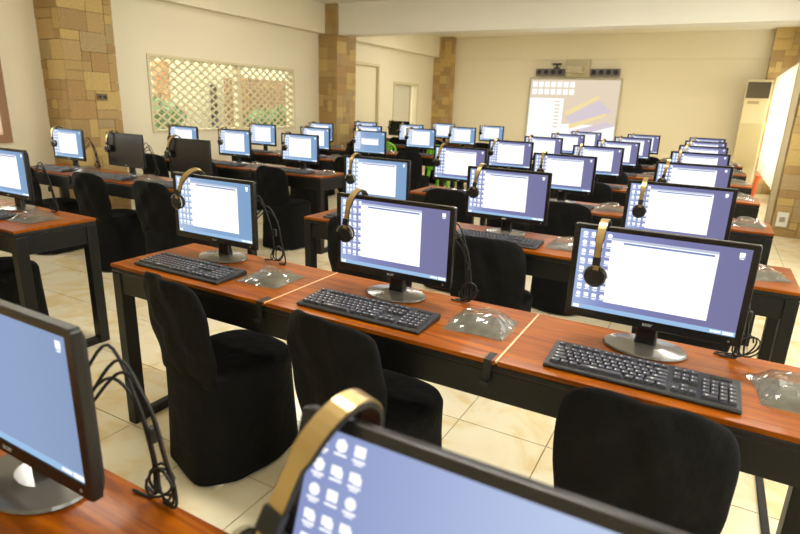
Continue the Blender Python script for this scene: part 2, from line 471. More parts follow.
# curtain on the right
bm = bmesh.new(); N = 120
A = []; B = []
for i in range(N+1):
    y = 8.95+(12.27-8.95)*i/N; x = .80+.018*math.sin(i*.95)+.006*math.sin(i*2.3)
    A.append((x, y, .47)); B.append((x, y, 2.09))
V = [[bm.verts.new(p) for p in r] for r in (A, B)]
for i in range(N): bm.faces.new((V[0][i], V[0][i+1], V[1][i+1], V[1][i]))
cu = empty('curtain', (.80, 10.6, .47)); tag(cu, 'bright white sunlit curtain over the right hand window', 'curtain')
o = under(mesh_obj('curtain_cloth', bm, CURT, smooth=True), cu)
s = o.modifiers.new('solid', 'SOLIDIFY'); s.thickness = .002
bm = bmesh.new(); disc(bm, (.80, 8.9, 2.1), 'y', .012, 3.4, 10)
for y in (8.93, 12.28): box(bm, .80, XR, y-.008, y+.008, 2.09, 2.11)
under(mesh_obj('curtain_rod', bm, SILVER), cu)

# ------------------------------------------------------------------ outside the lattice window
struct(boxes('ground_outside', [(-16, XL-.18, -4, 18, -.12, -.02)], mat('paving', rgb(150, 146, 136), .9)), 'grey paved yard outside the lattice window')
struct(boxes('yard_shade_roof', [(-8.0, XL-.18, 2.5, 14, 2.62, 2.75)], mat('yard_shade_roof', rgb(150, 140, 120), .8)), 'added unseen roof shading the yard outside the lattice window')  # added out of view to keep sky light off the yard
gw = boxes('garden_wall', [(-11.2, -11, 4.0, 20, -.02, 2.6)], mat('garden_wall_paint', rgb(176, 172, 140), .8)); tag(gw, 'pale greenish yard wall seen through the lattice window', 'wall')
def outside(name, label, cat, x0, x1, yt, yb_, X, dep, m):
    a = on_x(x0, yt, X); b = on_x(x1, yb_, X)
    o = boxes(name, [(X-dep, X, min(a.y, b.y), max(a.y, b.y), -.02, max(a.z, b.z))], m, bevel=.03)
    return tag(o, label, cat)
outside('brick_column', 'orange brick column outside the lattice window', 'column', 163, 176, 60, 150, -9.2, .35, mat('orange_brick', rgb(196, 138, 84), .8, noise=(7, .9, rgb(150, 96, 56))))
outside('white_post', 'white post at left behind the lattice window', 'post', 148, 159, 60, 150, -9.2, .3, mat('white_render', rgb(240, 234, 214), .8))
outside('brown_shed', 'brown plank shed outside the right half of the lattice window', 'shed', 248, 292, 78, 150, -9.6, .8, mat('shed_plank', rgb(140, 104, 62), .8, noise=(5, .9, rgb(104, 78, 50))))
outside('gate_post', 'dark post outside left of the window mullion', 'post', 213, 221, 84, 150, -8.6, .12, mat('dark_post', rgb(34, 32, 28), .7))
def bush(label, cx, cy, r, X, rnd):
    c = on_x(cx, cy, X); rr = r
    bm = bmesh.new(); bmesh.ops.create_icosphere(bm, subdivisions=3, radius=rr)
    for v in bm.verts:
        v.co *= 1+rnd.uniform(-.2, .2); v.co.z *= .8
    for i in range(260):
        d_ = Vector((rnd.gauss(0, 1), rnd.gauss(0, 1), rnd.gauss(0, 1))).normalized()*rr*rnd.uniform(.9, 1.2); d_.z *= .8
        t1 = Vector((rnd.uniform(-1, 1), rnd.uniform(-1, 1), rnd.uniform(-1, 1)))*.07; t2 = Vector((rnd.uniform(-1, 1), rnd.uniform(-1, 1), rnd.uniform(-1, 1)))*.07
        bm.faces.new([bm.verts.new(d_), bm.verts.new(d_+t1), bm.verts.new(d_+t2)])
    root = empty('bush', (c.x, c.y, -.02)); tag(root, label, 'bush')
    f = mesh_obj('foliage', bm, LEAF, root); f.location = (0, 0, c.z+.02)
    bm = bmesh.new(); tube(bm, [(0, 0, 0), (.01, .01, max(.1, c.z-rr*.3))], .03); mesh_obj('stem', bm, MORTAR, root)
rnd = random.Random(3)
bush('light green bush outside the left end of the lattice window', 160, 118, .38, -8.3, rnd)
bush('green bush outside in front of the brown shed', 262, 122, .3, -8.5, rnd)
bush('low green bush outside at the right end of the window', 283, 116, .26, -8.8, rnd)

# ------------------------------------------------------------------ desks
DH, DD, PANEL = .74, .435, .83
def make_desk(length=2.5):
    r = empty('computer_desk')
    n = 3; pw = length/n
    for i in range(n):
        bm = bmesh.new(); box(bm, i*pw+(.003 if i else 0), (i+1)*pw-(.003 if i < n-1 else 0), 0, DD, DH-.014, DH)
        mesh_obj('tabletop_panel', bm, WOOD, r, bevel=.002)
    bm = bmesh.new()
    box(bm, .0, length, .002, DD-.002, DH-.036, DH-.0142)
    mesh_obj('top_frame', bm, BLACKM, r, bevel=.006)
    bm = bmesh.new(); box(bm, .051, length-.051, .008, .034, DH-.125, DH-.0362); mesh_obj('front_apron', bm, BLACKM, r, bevel=.003)
    bm = bmesh.new(); box(bm, .051, length-.051, DD-.034, DD-.008, DH-.125, DH-.0362); mesh_obj('back_apron', bm, BLACKM, r, bevel=.003)
    for x in (0.001, length-.051):
        for y in (.002, DD-.062):
            bm = bmesh.new(); box(bm, x, x+.05, y, y+.06, 0, DH-.0362); mesh_obj('leg', bm, BLACKM, r, bevel=.004)
        bm = bmesh.new(); box(bm, x+.006, x+.044, .0625, DD-.0625, .0, .04); mesh_obj('floor_rail', bm, BLACKM, r, bevel=.003)
        bm = bmesh.new(); box(bm, x+.004, x+.046, .0625, DD-.0625, DH-.135, DH-.0362); mesh_obj('end_apron', bm, BLACKM, r, bevel=.003)
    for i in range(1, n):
        bm = bmesh.new(); box(bm, i*pw-.0028, i*pw+.0028, .001, DD-.001, DH-.006, DH+.0004); mesh_obj('lit_joint_edge', bm, mat('lit_joint_edge', rgb(222, 178, 130), .35), r)  # pale colour stands in for light catching the panel edges
        bm = bmesh.new(); x = i*pw-.034
        box(bm, x, x+.022, -.004, .05, DH+.0001, DH+.0008); box(bm, x, x+.022, -.0045, -.0005, DH-.07, DH+.0008); box(bm, x-.004, x+.022, -.016, -.0045, DH-.075, DH-.062)
        mesh_obj('clip', bm, RUBBER, r)
    return r
desk_proto = None
def place_desk(x0, y0, label, group):
    global desk_proto
    if desk_proto is None: d_ = desk_proto = make_desk()
    else: d_ = copy_tree(desk_proto)
    d_.location = (x0, y0, 0); tag(d_, label, 'desk', group)
    return d_

# ------------------------------------------------------------------ monitor
MW, MZ0, MZ1 = .466, .075, .356
SW0, SZ0, SZ1 = .43, .1005, .342
def screen_mesh(variant, wp):
    """flat print of the lit desktop on the screen face; quads in layers 0.15 mm apart"""
    bm = bmesh.new(); x0, z0 = -SW0/2, SZ0; H = SZ1-SZ0
    def q(u0, u1, v0, v1, mi, layer):
        y = -.0472-layer*.00015
        vs = [bm.verts.new((x0+u*SW0, y, z0+(1-v)*H)) for u, v in ((u0, v1), (u1, v1), (u1, v0), (u0, v0))]
        bm.faces.new(vs).material_index = mi
    def poly(cu_, cv, ru, n, mi, layer, rot=0):
        y = -.0472-layer*.00015
        vs = [bm.verts.new((x0+cu_*SW0+ru*SW0*math.cos(rot+2*PI*k/n), y, z0+(1-cv)*H+ru*SW0*math.sin(rot+2*PI*k/n))) for k in range(n)]
        bm.faces.new(vs).material_index = mi
    q(0, 1, 0, 1, 0, 0)
    if variant != 'off':
        q(0, 1, .945, 1, 2, 1); q(.93, .99, .955, .99, 1, 2); q(.86, .92, .96, .985, 1, 2); q(.01, .05, .952, .995, 1, 2)
        rnd = random.Random(5)
        cols = {'near': 3, 'plain': 0}.get(variant, 4)
        for c in range(cols):
            for r_ in range(8):
                if c >= 2 and rnd.random() < .12: continue
                cu_, cv = .035+.052*c, .055+.108*r_
                t = rnd.randrange(4)
                if t == 0: poly(cu_, cv, .015, 12, 1, 1)
                elif t == 1: q(cu_-.015, cu_+.015, cv-.024, cv+.022, 1, 1)
                elif t == 2: poly(cu_, cv, .017, 6, 1, 1, .3)
                else: q(cu_-.016, cu_+.012, cv-.02, cv+.02, 1, 1); q(cu_-.004, cu_+.017, cv-.006, cv+.026, 1, 2)
                q(cu_-.018, cu_+.018, cv+.034, cv+.043, 1, 1)
                if c % 2 == 0: q(cu_-.012, cu_+.012, cv+.048, cv+.055, 1, 1)
        q(.935, .965, .045, .1, 1, 1); q(.938, .962, .108, .118, 1, 1)
        if variant in ('window', 'window_left', 'window_small'):
            u0, u1, v0, v1 = {'window': (.205, .83, .07, .87), 'window_left': (.2, .76, .05, .86), 'window_small': (.25, .8, .3, .62)}[variant]
            q(u0, u1, v0, v1, 1, 3)
            q(u0, u1, v0, v0+.03, 3, 4); q(u0+.12*(u1-u0), u1-.02, v0+.04, v0+.062, 4, 4)
    me = bpy.data.meshes.new('screen'); bm.normal_update(); bm.to_mesh(me); bm.free()
    for m in ((wp, SCR_W, SCR_BAR, SCR_TITLE, SCR_LINE) if variant != 'off' else (OFFSCR,)): me.materials.append(m)
    return me
SCR = {}
def get_screen(v, wp):
    k = (v, wp.name)
    if k not in SCR: SCR[k] = screen_mesh(v, wp)
    return SCR[k]
def text_mesh(s, size):
    cu_ = bpy.data.curves.new('txt', 'FONT'); cu_.body = s; cu_.size = size; cu_.align_x = 'CENTER'; cu_.extrude = .0002
    o = bpy.data.objects.new('txt', cu_); COL.objects.link(o)
    dg = bpy.context.evaluated_depsgraph_get(); dg.update()
    me = bpy.data.meshes.new_from_object(o.evaluated_get(dg)); bpy.data.objects.remove(o)
    me.materials.clear(); me.materials.append(LOGO)
    return me
LOGO_ME = text_mesh('acer', .016)
def rrect(w, h, r, n=4, cx=0, cz=0):
    out = []
    for sx, sz, a0 in ((1, 1, 0), (-1, 1, PI/2), (-1, -1, PI), (1, -1, 1.5*PI)):
        for k in range(n+1):
            a = a0+PI/2*k/n
            out.append((cx+sx*(w/2-r)+r*math.cos(a), cz+sz*(h/2-r)+r*math.sin(a)))
    return out
def make_monitor():
    r = empty('monitor'); H = MZ1-MZ0; zc = (MZ0+MZ1)/2
    # bezel: a frame with a front lip round the screen
    bm = bmesh.new()
    outer = rrect(MW, H, .006, 3, 0, zc); sc_ = rrect(SW0, SZ1-SZ0, .001, 3, 0, (SZ0+SZ1)/2)
    loft(bm, [[(x, -.034, z) for x, z in outer], [(x, -.0475, z) for x, z in outer], [(x*.994, -.05, zc+(z-zc)*.99) for x, z in outer],
              [(x, -.0495, z) for x, z in sc_], [(x, -.0455, z) for x, z in sc_]], cap=False)
    mesh_obj('bezel', bm, BEZEL, r)
    # back shell, swelling to the middle
    bm = bmesh.new()
    R = [[(x, -.034, z) for x, z in rrect(MW-.002, H-.002, .008, 3, 0, zc)]]
    for t, y in ((.95, -.022), (.84, -.008), (.55, .004), (.5, .014)):
        R.append([(x, y, z) for x, z in rrect(MW*t, H*t, .02*t, 3, 0, zc-.004)])
    loft(bm, R); mesh_obj('back_shell', bm, SHELL, r)
    o = bpy.data.objects.new('screen', get_screen('window', WP_V)); COL.objects.link(o); o.parent = r
    bm = bmesh.new()
    loft(bm, [[(x, y, z) for x, y in rrect(w, d_, .008, 3, 0, yc)] for z, w, d_, yc in ((.012, .062, .034, .008), (.05, .056, .03, .006), (.14, .056, .022, .0))])
    mesh_obj('neck', bm, BEZEL, r)
    bm = bmesh.new()
    def ell(a, b, z): return [(a*math.cos(2*PI*k/40), b*math.sin(2*PI*k/40)-.008, z) for k in range(40)]
    loft(bm, [ell(.112, .082, 0), ell(.116, .086, .004), ell(.113, .083, .009), ell(.05, .035, .014)])
    mesh_obj('base', bm, BASE, r)
    o = bpy.data.objects.new('logo', LOGO_ME); COL.objects.link(o); o.parent = r
    o.location = (0, -.0503, MZ0+.0095); o.rotation_euler = (PI/2, 0, 0); o['label'] = 'grey printed acer logo'
    bm = bmesh.new(); disc(bm, (MW/2-.03, -.0505, MZ0+.012), 'y', .003, .002, 10)
    mesh_obj('power_button', bm, SILVER, r)
    return r
mon_proto = make_monitor(); mon_used = False
def place_monitor(x, y, label, group, variant, wp, rz=0, tilt=0):
    global mon_used
    o = mon_proto if not mon_used else copy_tree(mon_proto)
    mon_used = True
    o.location = (x, y, DH); o.rotation_euler = (0, 0, rz)
    for c in o.children:
        if c.name.startswith('screen'): c.data = get_screen(variant, wp)
        if tilt and c.name.split('.')[0] in ('screen', 'bezel', 'back_shell', 'logo', 'power_button'):
            R = Matrix.Rotation(-tilt, 3, 'X'); pv = Vector((0, -.01, .17))
            c.rotation_euler = (c.rotation_euler.x-tilt, 0, 0); c.location = pv+R @ (c.location-pv)
    return tag(o, label, 'monitor', group)

# ------------------------------------------------------------------ headphones hung over a monitor's top edge
def make_headphones():
    r = empty('headphones')            # origin: where the band rests on the monitor's top edge
    yc, a, zt, zb = .0065, .061, .009, -.135
    path = [(0, yc-a, zb)]
    for k in range(0, 21):
        t = PI*k/20; path.append((0, yc-a*math.cos(t), -.058+(.058+zt)*math.sin(t)))
    path.append((0, yc+a, zb))
    def band(w, off0, off1, m, name):
        bm = bmesh.new(); rings = []
        for i, p in enumerate(path):
            p0, p1 = Vector(path[max(i-1, 0)]), Vector(path[min(i+1, len(path)-1)])
            t = (p1-p0).normalized(); n = Vector((0, -t.z, t.y)) # outward
            c = Vector(p); ww = w*(1 if 2 < i < len(path)-3 else .75)
            rings.append([c+n*off0+Vector((-ww, 0, 0)), c+n*off0+Vector((ww, 0, 0)), c+n*off1+Vector((ww, 0, 0)), c+n*off1+Vector((-ww, 0, 0))])
        loft(bm, rings); return mesh_obj(name, bm, m, r)
    band(.0105, .0006, .0028, GOLD, 'headband')
    band(.0125, -.004, .0005, RUBBER, 'band_padding')
    for s in (-1, 1):
        y = yc+s*a
        cup = bmesh.new()
        rings = []
        for q_, rr in ((-.001, .018), (.0, .027), (.006, .031), (.014, .031), (.018, .028)):
            rings.append([(rr*math.cos(2*PI*k/24), y-s*q_+s*.002, zb-.012+rr*1.05*math.sin(2*PI*k/24)) for k in range(24)])
        loft(cup, rings); c = mesh_obj('ear_cup', cup, BEZEL, r, smooth=False)
        bm = bmesh.new(); rings = []
        for k in range(25):
            A_ = 2*PI*k/24; ring = []
            for j in range(8):
                b = 2*PI*j/8; rr = .022+.008*math.cos(b)
                ring.append((rr*math.cos(A_), y-s*.0225+.006*math.sin(b), zb-.012+rr*math.sin(A_)))
            rings.append(ring)
        loft(bm, rings, cap=False); mesh_obj('cushion', bm, RUBBER, c, smooth=True)
        bm = bmesh.new(); rings = []
        for k in range(17):
            A_ = PI*k/16; rr = .0335
            rings.append([(rr*math.cos(A_)+dx, y-s*.003+dy_, zb-.012+rr*math.sin(A_)) for dx, dy_ in ((-.0015, -.0015), (.0015, -.0015), (.0015, .0015), (-.0015, .0015))])
        loft(bm, rings); mesh_obj('yoke', bm, SILVER, r)
        bm = bmesh.new(); box(bm, -.011, .011, y-.006, y+.006, zb+.022, zb+.046); mesh_obj('slider', bm, RUBBER, r, bevel=.002)
    # cord from the rear cup, hanging down behind the monitor
    bm = bmesh.new()
    tube(bm, smooth_path([(0, yc+a+.0, zb-.038), (.012, yc+a+.004, zb-.07), (.03, yc+a+.008, -.235), (.05, yc+a+.01, -.262), (.065, yc+a+.008, -.25)], 5), .002, 5)
    mesh_obj('cord', bm, RUBBER, r)
    return r
hp_proto = make_headphones(); hp_used = False
def place_headphones(x, y, label, group, tilt=0, rz=0, size=1):
    global hp_used
    o = hp_proto if not hp_used else copy_tree(hp_proto); hp_used = True
    o.location = (x, y, DH+MZ1+.004+.012*abs(math.sin(tilt))); o.rotation_euler = (0, tilt, rz); o.scale = (size, size, size)
    return tag(o, label, 'headphones', group)

# ------------------------------------------------------------------ keyboard
KW, KD = .452, .148
def key_layout():
    """(x, y, width, depth) of each key, metres, from the left front corner"""
    U = .0188; rows = []
    z = [('f', .121), ('n', .095), ('q', .0765), ('a', .058), ('z', .0395), ('c', .021)]
    L = {'f': [1, -.9]+[1]*4+[-.45]+[1]*4+[-.45]+[1]*4, 'n': [1]*13+[2], 'q': [1.5]+[1]*12+[1.5], 'a': [1.8]+[1]*11+[2.2],
         'z': [2.25]+[1]*10+[2.75], 'c': [1.4, 1.15, 1.25, 6.0, 1.25, 1.15, 1.4, 1.4]}
    for n, y in z:
        x = .012
        for w in L[n]:
            if w > 0: rows.append((x+w*U/2, y, w*U-.0022, .0162 if n != 'f' else .0135))
            x += abs(w)*U
    x0 = .012+15*U+.008
    for y in (.121, .095, .0765):
        for i in range(3): rows.append((x0+(i+.5)*U, y, U-.0022, .0162 if y < .12 else .0135))
    rows.append((x0+1.5*U, .0395, U-.0022, .0162))
    for i in range(3): rows.append((x0+(i+.5)*U, .021, U-.0022, .0162))
    x1 = x0+3*U+.008
    for y in (.095, .0765, .058, .0395):
        for i in range(4):
            rows.append((x1+(i+.5)*U, y, U-.0022, .0162))
    rows.append((x1+U, .021, 2*U-.0022, .0162)); rows.append((x1+2.5*U, .021, U-.0022, .0162)); rows.append((x1+3.5*U, .021, U-.0022, .0162))
    return rows
KEYS = key_layout()
def key_z(y): return .0135+.0095*y/KD
bm = bmesh.new()
loft(bm, [[(-.5, -.5, 0), (.5, -.5, 0), (.5, .5, 0), (-.5, .5, 0)], [(-.42, -.36, .0075), (.42, -.36, .0075), (.42, .44, .0075), (-.42, .44, .0075)]])
KEY_ME = bpy.data.meshes.new('key'); bmesh.ops.recalc_face_normals(bm, faces=bm.faces)
# a light printed letter on the key's top
for dx, dy_, w, h in ((-.2, .12, .22, .09), (-.2, -.06, .09, .2)):
    vs = [bm.verts.new((dx-w/2, dy_-h/2, .0077)), bm.verts.new((dx+w/2, dy_-h/2, .0077)), bm.verts.new((dx+w/2, dy_+h/2, .0077)), bm.verts.new((dx-w/2, dy_+h/2, .0077))]
    bm.faces.new(vs).material_index = 1
bm.to_mesh(KEY_ME); bm.free(); KEY_ME.materials.append(KEY); KEY_ME.materials.append(PRINT)
def make_keyboard(single):
    r = empty('keyboard')               # origin: left front corner on the table
    bm = bmesh.new()
    loft(bm, [[(0, 0, 0), (0, KD, 0), (0, KD+.006, .008), (0, KD, .0215), (0, .0, .0115), (0, -.004, .005)],
              [(KW, 0, 0), (KW, KD, 0), (KW, KD+.006, .008), (KW, KD, .0215), (KW, .0, .0115), (KW, -.004, .005)]])
    mesh_obj('keyboard_body', bm, KEYB, r, bevel=.003)
    if single:
        for x, y, w, d_ in KEYS:
            o = bpy.data.objects.new('key', KEY_ME); COL.objects.link(o); o.parent = r
            o.location = (x, y, key_z(y)-.0012); o.scale = (w, d_, 1); o.rotation_euler = (.064, 0, 0)
    else:
        bm = bmesh.new()
        for x, y, w, d_ in KEYS:
            z = key_z(y)-.0012
            loft(bm, [[(x-w/2, y-d_/2, z), (x+w/2, y-d_/2, z), (x+w/2, y+d_/2, z), (x-w/2, y+d_/2, z)],
                      [(x-w*.42, y-d_*.36, z+.0075), (x+w*.42, y-d_*.36, z+.0075), (x+w*.42, y+d_*.44, z+.0075), (x-w*.42, y+d_*.44, z+.0075)]])
            f = [bm.verts.new(p) for p in ((x-w*.3, y+d_*.06, z+.0078), (x-w*.05, y+d_*.06, z+.0078), (x-w*.05, y+d_*.2, z+.0078), (x-w*.3, y+d_*.2, z+.0078))]
            bm.faces.new(f).material_index = 1
        o = mesh_obj('keys', bm, [KEY, PRINT], r); o['kind'] = 'stuff'
    bm = bmesh.new(); box(bm, KW-.07, KW-.02, .122, .134, .0195, .021); mesh_obj('indicator_panel', bm, BEZEL, r)
    return r
kb_near = kb_far = None
def place_keyboard(x, y, label, group, near=False, rz=0):
    global kb_near, kb_far
    if near:
        if kb_near is None: o = kb_near = make_keyboard(True)
        else: o = copy_tree(kb_near)
    else:
        if kb_far is None: o = kb_far = make_keyboard(False)
        else: o = copy_tree(kb_far)
    o.location = (x-KW*.5175, y, DH+.0003); o.rotation_euler = (0, 0, rz); o.scale = (1.035, 1.035, 1)
    return tag(o, label, 'keyboard', group)

# ------------------------------------------------------------------ plastic bag holding the headset papers
def make_bag(seed):
    rnd = random.Random(seed); r = empty('plastic_bag')
    nx, ny, W, D = 18, 16, .2, .19
    ph = [rnd.uniform(0, 6) for _ in range(6)]
    def hgt(u, v):
        e = min(u, 1-u, v, 1-v); base = min(1, e*4.5)
        h = .024*base+.014*base*math.sin(3.1*u+ph[0])*math.sin(4.2*v+ph[1])
        h += .008*base*abs(math.sin(7*u+5*v+ph[2]))+.006*base*abs(math.sin(9*v-6*u+ph[3]))
        return max(.0016, h+.0015*rnd.random())
    bm = bmesh.new(); V = []
    for i in range(nx+1):
        row = []
        for j in range(ny+1):
            u, v = i/nx, j/ny
            wob = .012*math.sin(5*v+ph[4]) if i in (0, nx) else 0
            row.append(bm.verts.new(((u-.5)*W+wob*(1 if i else -1)*.5, (v-.5)*D+.008*math.sin(6*u+ph[5])*(2*abs(v-.5)), hgt(u, v))))
        V.append(row)
    for i in range(nx):
        for j in range(ny): bm.faces.new((V[i][j], V[i+1][j], V[i+1][j+1], V[i][j+1]))
    mesh_obj('clear_film', bm, FILM, r, smooth=False)
    bm = bmesh.new()
    def lump(u): return u
    V = []
    for i in range(9):
        row = []
        for j in range(9):
            u, v = i/8, j/8; e = min(u, 1-u, v, 1-v)
            row.append(bm.verts.new(((u-.5)*W*.94, (v-.5)*D*.94, .0008+.014*min(1, e*4)*(.6+.4*math.sin(4*u+3*v+ph[0])))))
        V.append(row)
    for i in range(8):
        for j in range(8): bm.faces.new((V[i][j], V[i+1][j], V[i+1][j+1], V[i][j+1]))
    mesh_obj('dark_filling', bm, DARKB, r, smooth=True)
    return r
bag_protos = [make_bag(s) for s in (1, 2, 3)]; bag_n = 0
def place_bag(x, y, label, group, rz=0):
    global bag_n
    p = bag_protos[bag_n % 3]; o = p if bag_n < 3 else copy_tree(p); bag_n += 1
    o.location = (x, y, DH+.0005); o.rotation_euler = (0, 0, rz)
    return tag(o, label, 'bag', group)

# ------------------------------------------------------------------ covered chair (back towards -y)
def make_chair(seed):
    rnd = random.Random(seed); r = empty('covered_chair')
    ph = [rnd.uniform(0, 6) for _ in range(4)]
    def sq(w, d_, cy, n=48, p=3.2):
        out = []
        for k in range(n):
            a = 2*PI*k/n; c, s = math.cos(a), math.sin(a)
            out.append((w*math.copysign(abs(c)**(2/p), c), cy+d_*math.copysign(abs(s)**(2/p), s)))
        return out
    bm = bmesh.new(); rings = []
    for z, w, d_, cy, fold in ((.012, .2, .235, .02, 1), (.1, .198, .23, .02, .9), (.2, .196, .226, .02, .7), (.3, .195, .222, .02, .4), (.38, .196, .22, .02, .15), (.425, .198, .218, .02, 0), (.445, .19, .208, .02, 0), (.452, .16, .175, .02, 0), (.446, .08, .09, .02, 0)):
        ring = []
        for k, (x, y) in enumerate(sq(w, d_, cy)):
            f = 1+fold*(.035*math.sin(k*.82+ph[0])+.03*math.sin(k*.41+ph[1]))
            ring.append((x*f, cy+(y-cy)*f, z))
        rings.append(ring)
    loft(bm, rings, cap=False); bm.faces.new([bm.verts[-48+i] if False else v for i, v in enumerate(list(bm.verts)[-48:])])
    mesh_obj('skirt', bm, COVER, r, smooth=True)
    # back: rounded top, leaning towards the viewer, slightly curved across
    bm = bmesh.new(); nu, nv = 16, 14; F, B = [], []
    for j in range(nv+1):
        v = j/nv; z = .40+.415*v
        t = max(0, (v-.55)/.45)
        hw = (.172+.024*min(1, v/.35))*(1-t**4*.16)
        fr, br = [], []
        for i in range(nu+1):
            u = -1+2*i/nu
            x = hw*u
            y = -.17-.07*v+.035*u*u*(.4+.6*v)
            zz = z-.034*t*abs(u)**4
            th = .018*(1-.5*abs(u)**4)*(1-.45*max(0, (v-.85)/.15))
            wr = .006*math.sin(9*u+5*v+ph[2])*(1-abs(u))+.004*math.sin(14*v-7*u+ph[3])+.003*math.sin(4*u-11*v+ph[0])
            fr.append(bm.verts.new((x, y-th+wr, zz))); br.append(bm.verts.new((x, y+th+wr, zz)))
        F.append(fr); B.append(br)
    for j in range(nv):
        for i in range(nu):
            bm.faces.new((F[j][i], F[j][i+1], F[j+1][i+1], F[j+1][i])); bm.faces.new((B[j][i+1], B[j][i], B[j+1][i], B[j+1][i+1]))
        bm.faces.new((F[j][0], F[j+1][0], B[j+1][0], B[j][0])); bm.faces.new((F[j+1][nu], F[j][nu], B[j][nu], B[j+1][nu]))
    for i in range(nu):
        bm.faces.new((F[nv][i], F[nv][i+1], B[nv][i+1], B[nv][i])); bm.faces.new((F[0][i+1], F[0][i], B[0][i], B[0][i+1]))
    o = mesh_obj('back_cover', bm, COVER, r, smooth=True)
    sb = o.modifiers.new('sub', 'SUBSURF'); sb.levels = 1; sb.render_levels = 1
    for x in (-.145, .145):
        for y in (-.15, .18):
            bm = bmesh.new(); disc(bm, (x, y, 0), 'z', .016, .06, 10); mesh_obj('leg', bm, WHITEP, r)
    return r
chair_protos = [make_chair(s) for s in (11, 12, 13)]; ch_n = 0
def place_chair(x, y, rz, label, group):
    global ch_n
    p = chair_protos[ch_n % 3]; o = p if ch_n < 3 else copy_tree(p); ch_n += 1
    o.location = (x, y, 0); o.rotation_euler = (0, 0, rz)
    return tag(o, label, 'chair', group)
def plastic_chair(x, y, rz, m, label, group=None):
    r = empty('plastic_chair', (x, y, 0), rz); tag(r, label, 'chair', group)
    bm = bmesh.new(); loft(bm, [[(a, b, .42) for a, b in rrect(.4, .4, .06, 4)], [(a, b, .445) for a, b in rrect(.42, .42, .06, 4)], [(a, b, .437) for a, b in rrect(.3, .3, .06, 4)]]); mesh_obj('seat', bm, m, r)
    for sx in (-1, 1):
        for sy in (-1, 1):
            bm = bmesh.new(); loft(bm, [[(sx*.2+a, sy*.2+b, 0) for a, b in rrect(.035, .035, .01, 2)], [(sx*.165+a, sy*.165+b, .4205) for a, b in rrect(.05, .05, .012, 2)]]); mesh_obj('leg', bm, m, r)
    bk = bmesh.new(); pts = []
    for k in range(0, 21):
        a = PI*k/20; pts.append((.19*math.cos(a), -.2-.05*math.sin(a), .66+.15*math.sin(a)**.7 if math.sin(a) > 0 else .66))
    tube(bk, [(.185, -.19, .44)]+pts+[(-.185, -.19, .44)], .016, 8); mesh_obj('back_rim', bk, m, r, smooth=True)
    for i in range(5):
        xx = -.12+.06*i; bm = bmesh.new(); box(bm, xx-.021, xx+.021, -.235, -.223, .44, .79-.0+(-.05*abs(i-2)/2)); mesh_obj('back_slat', bm, m, r, bevel=.003)
    return r

# ------------------------------------------------------------------ filling the rows
ORD = ['', 'first', 'second', 'third', 'fourth', 'fifth', 'sixth', 'seventh']
SEAT = ['right', 'middle', 'left']
CY = [.085, 1.355, 2.62, 3.95, 5.28, 6.52, 7.8, 9.07]
LY = [None, 1.43, 2.795, 4.16, 5.525, 6.89, 8.255, 9.62]
CX = {0: (-.102, -.957, None), 1: (-.08, -.925, -1.79), 2: (-.10, -.935, -1.765), 3: (-.09, -.945, -1.78)}
LX = {1: (-3.53, -4.4, -5.25), 2: (-3.59, -4.37, -5.18), 3: (-3.59, -4.47, -5.25), 4: (-3.63, -4.44, -5.32), 5: (-3.63, -4.5, -5.37), 6: (-3.57, -4.51, -5.42), 7: (-3.57, -4.53, -5.5)}
LEND = {1: -2.955, 2: -3.05, 3: -3.12, 4: -3.12, 5: -3.12, 6: -3.12, 7: -3.12}
rnd = random.Random(21)
GM, GH, GK, GB, GC, GD = 'monitors on the desk rows', 'headphones hung on the monitors', 'keyboards on the desk rows', 'plastic bags on the desks', 'black covered chairs at the desks', 'long computer desks in rows'
for row in (1, 2, 3, 4, 5, 6, 7, 0):
    y0 = CY[row]; xs = CX.get(row, (-.085, -.94, -1.79))
    where = ('foreground desk row at picture bottom' if row == 0 else '%s full desk row of centre block' % ORD[row])
    place_desk(-2.09, y0, 'long orange varnished desk with black legs, '+where, GD)
    for s in range(3):
        if xs[s] is None: continue
        x = xs[s]; seat = SEAT[s]; wh = '%s seat, %s' % (seat, where)
        variant = 'window' if s != 1 or row > 2 else 'window_left'
        wp = WP_S if s == 2 and row < 3 else WP_V
        if row == 0: variant, wp = ('near', WP_N) if s == 0 else ('plain', WP_P)
        ym = y0+(.335 if row else (.315 if s == 0 else .365))
        mo = place_monitor(x, ym, ('black monitor showing blue desktop, ' if row else 'large black monitor showing blue desktop, ')+wh, GM, variant, wp, tilt=.33 if (row, s) == (0, 0) else 0)
        tilt = 0
        hx = x-.155
        if row == 1 and s == 2: tilt, hx = .45, x-.12
        elif row == 1 and s == 1: tilt = .15
        elif row == 0: tilt, hx = .24, x-.185
        elif row > 1: tilt = rnd.uniform(-.05, .3)
        if not (row == 0 and s == 1):
            hp = place_headphones(hx, ym-.028, 'black and gold headphones hung on monitor, '+wh, GH, tilt, size=1.15 if row == 0 else 1)
        if row == 0:
            if s == 0:      # hangs along the tilted panel
                hp.rotation_euler = (Matrix.Rotation(-.33, 3, 'X') @ Matrix.Rotation(tilt, 3, 'Y')).to_euler()
                hp.location = (hx, ym+.034, DH+.357+.004)
            continue
        place_keyboard(x+(.008 if row == 1 and s < 2 else .03)+rnd.uniform(-.012, .012)*(row > 1), y0+.042, 'black keyboard, '+wh, GK, near=(row == 1), rz=0)
        place_bag(x+.372, y0+.222+rnd.uniform(-.02, .01), 'crinkled clear plastic bag, '+wh, GB, rnd.uniform(-.22, .3))
        cx, crz = {(1, 2): (-1.545, -.17), (1, 1): (-.865, -.14), (1, 0): (-.028, -.02)}.get((row, s), (x+.08+rnd.uniform(-.05, .05), rnd.uniform(-.1, .1)))
        place_chair(cx, y0+.08, crz, 'chair in black cloth cover, '+wh, GC)
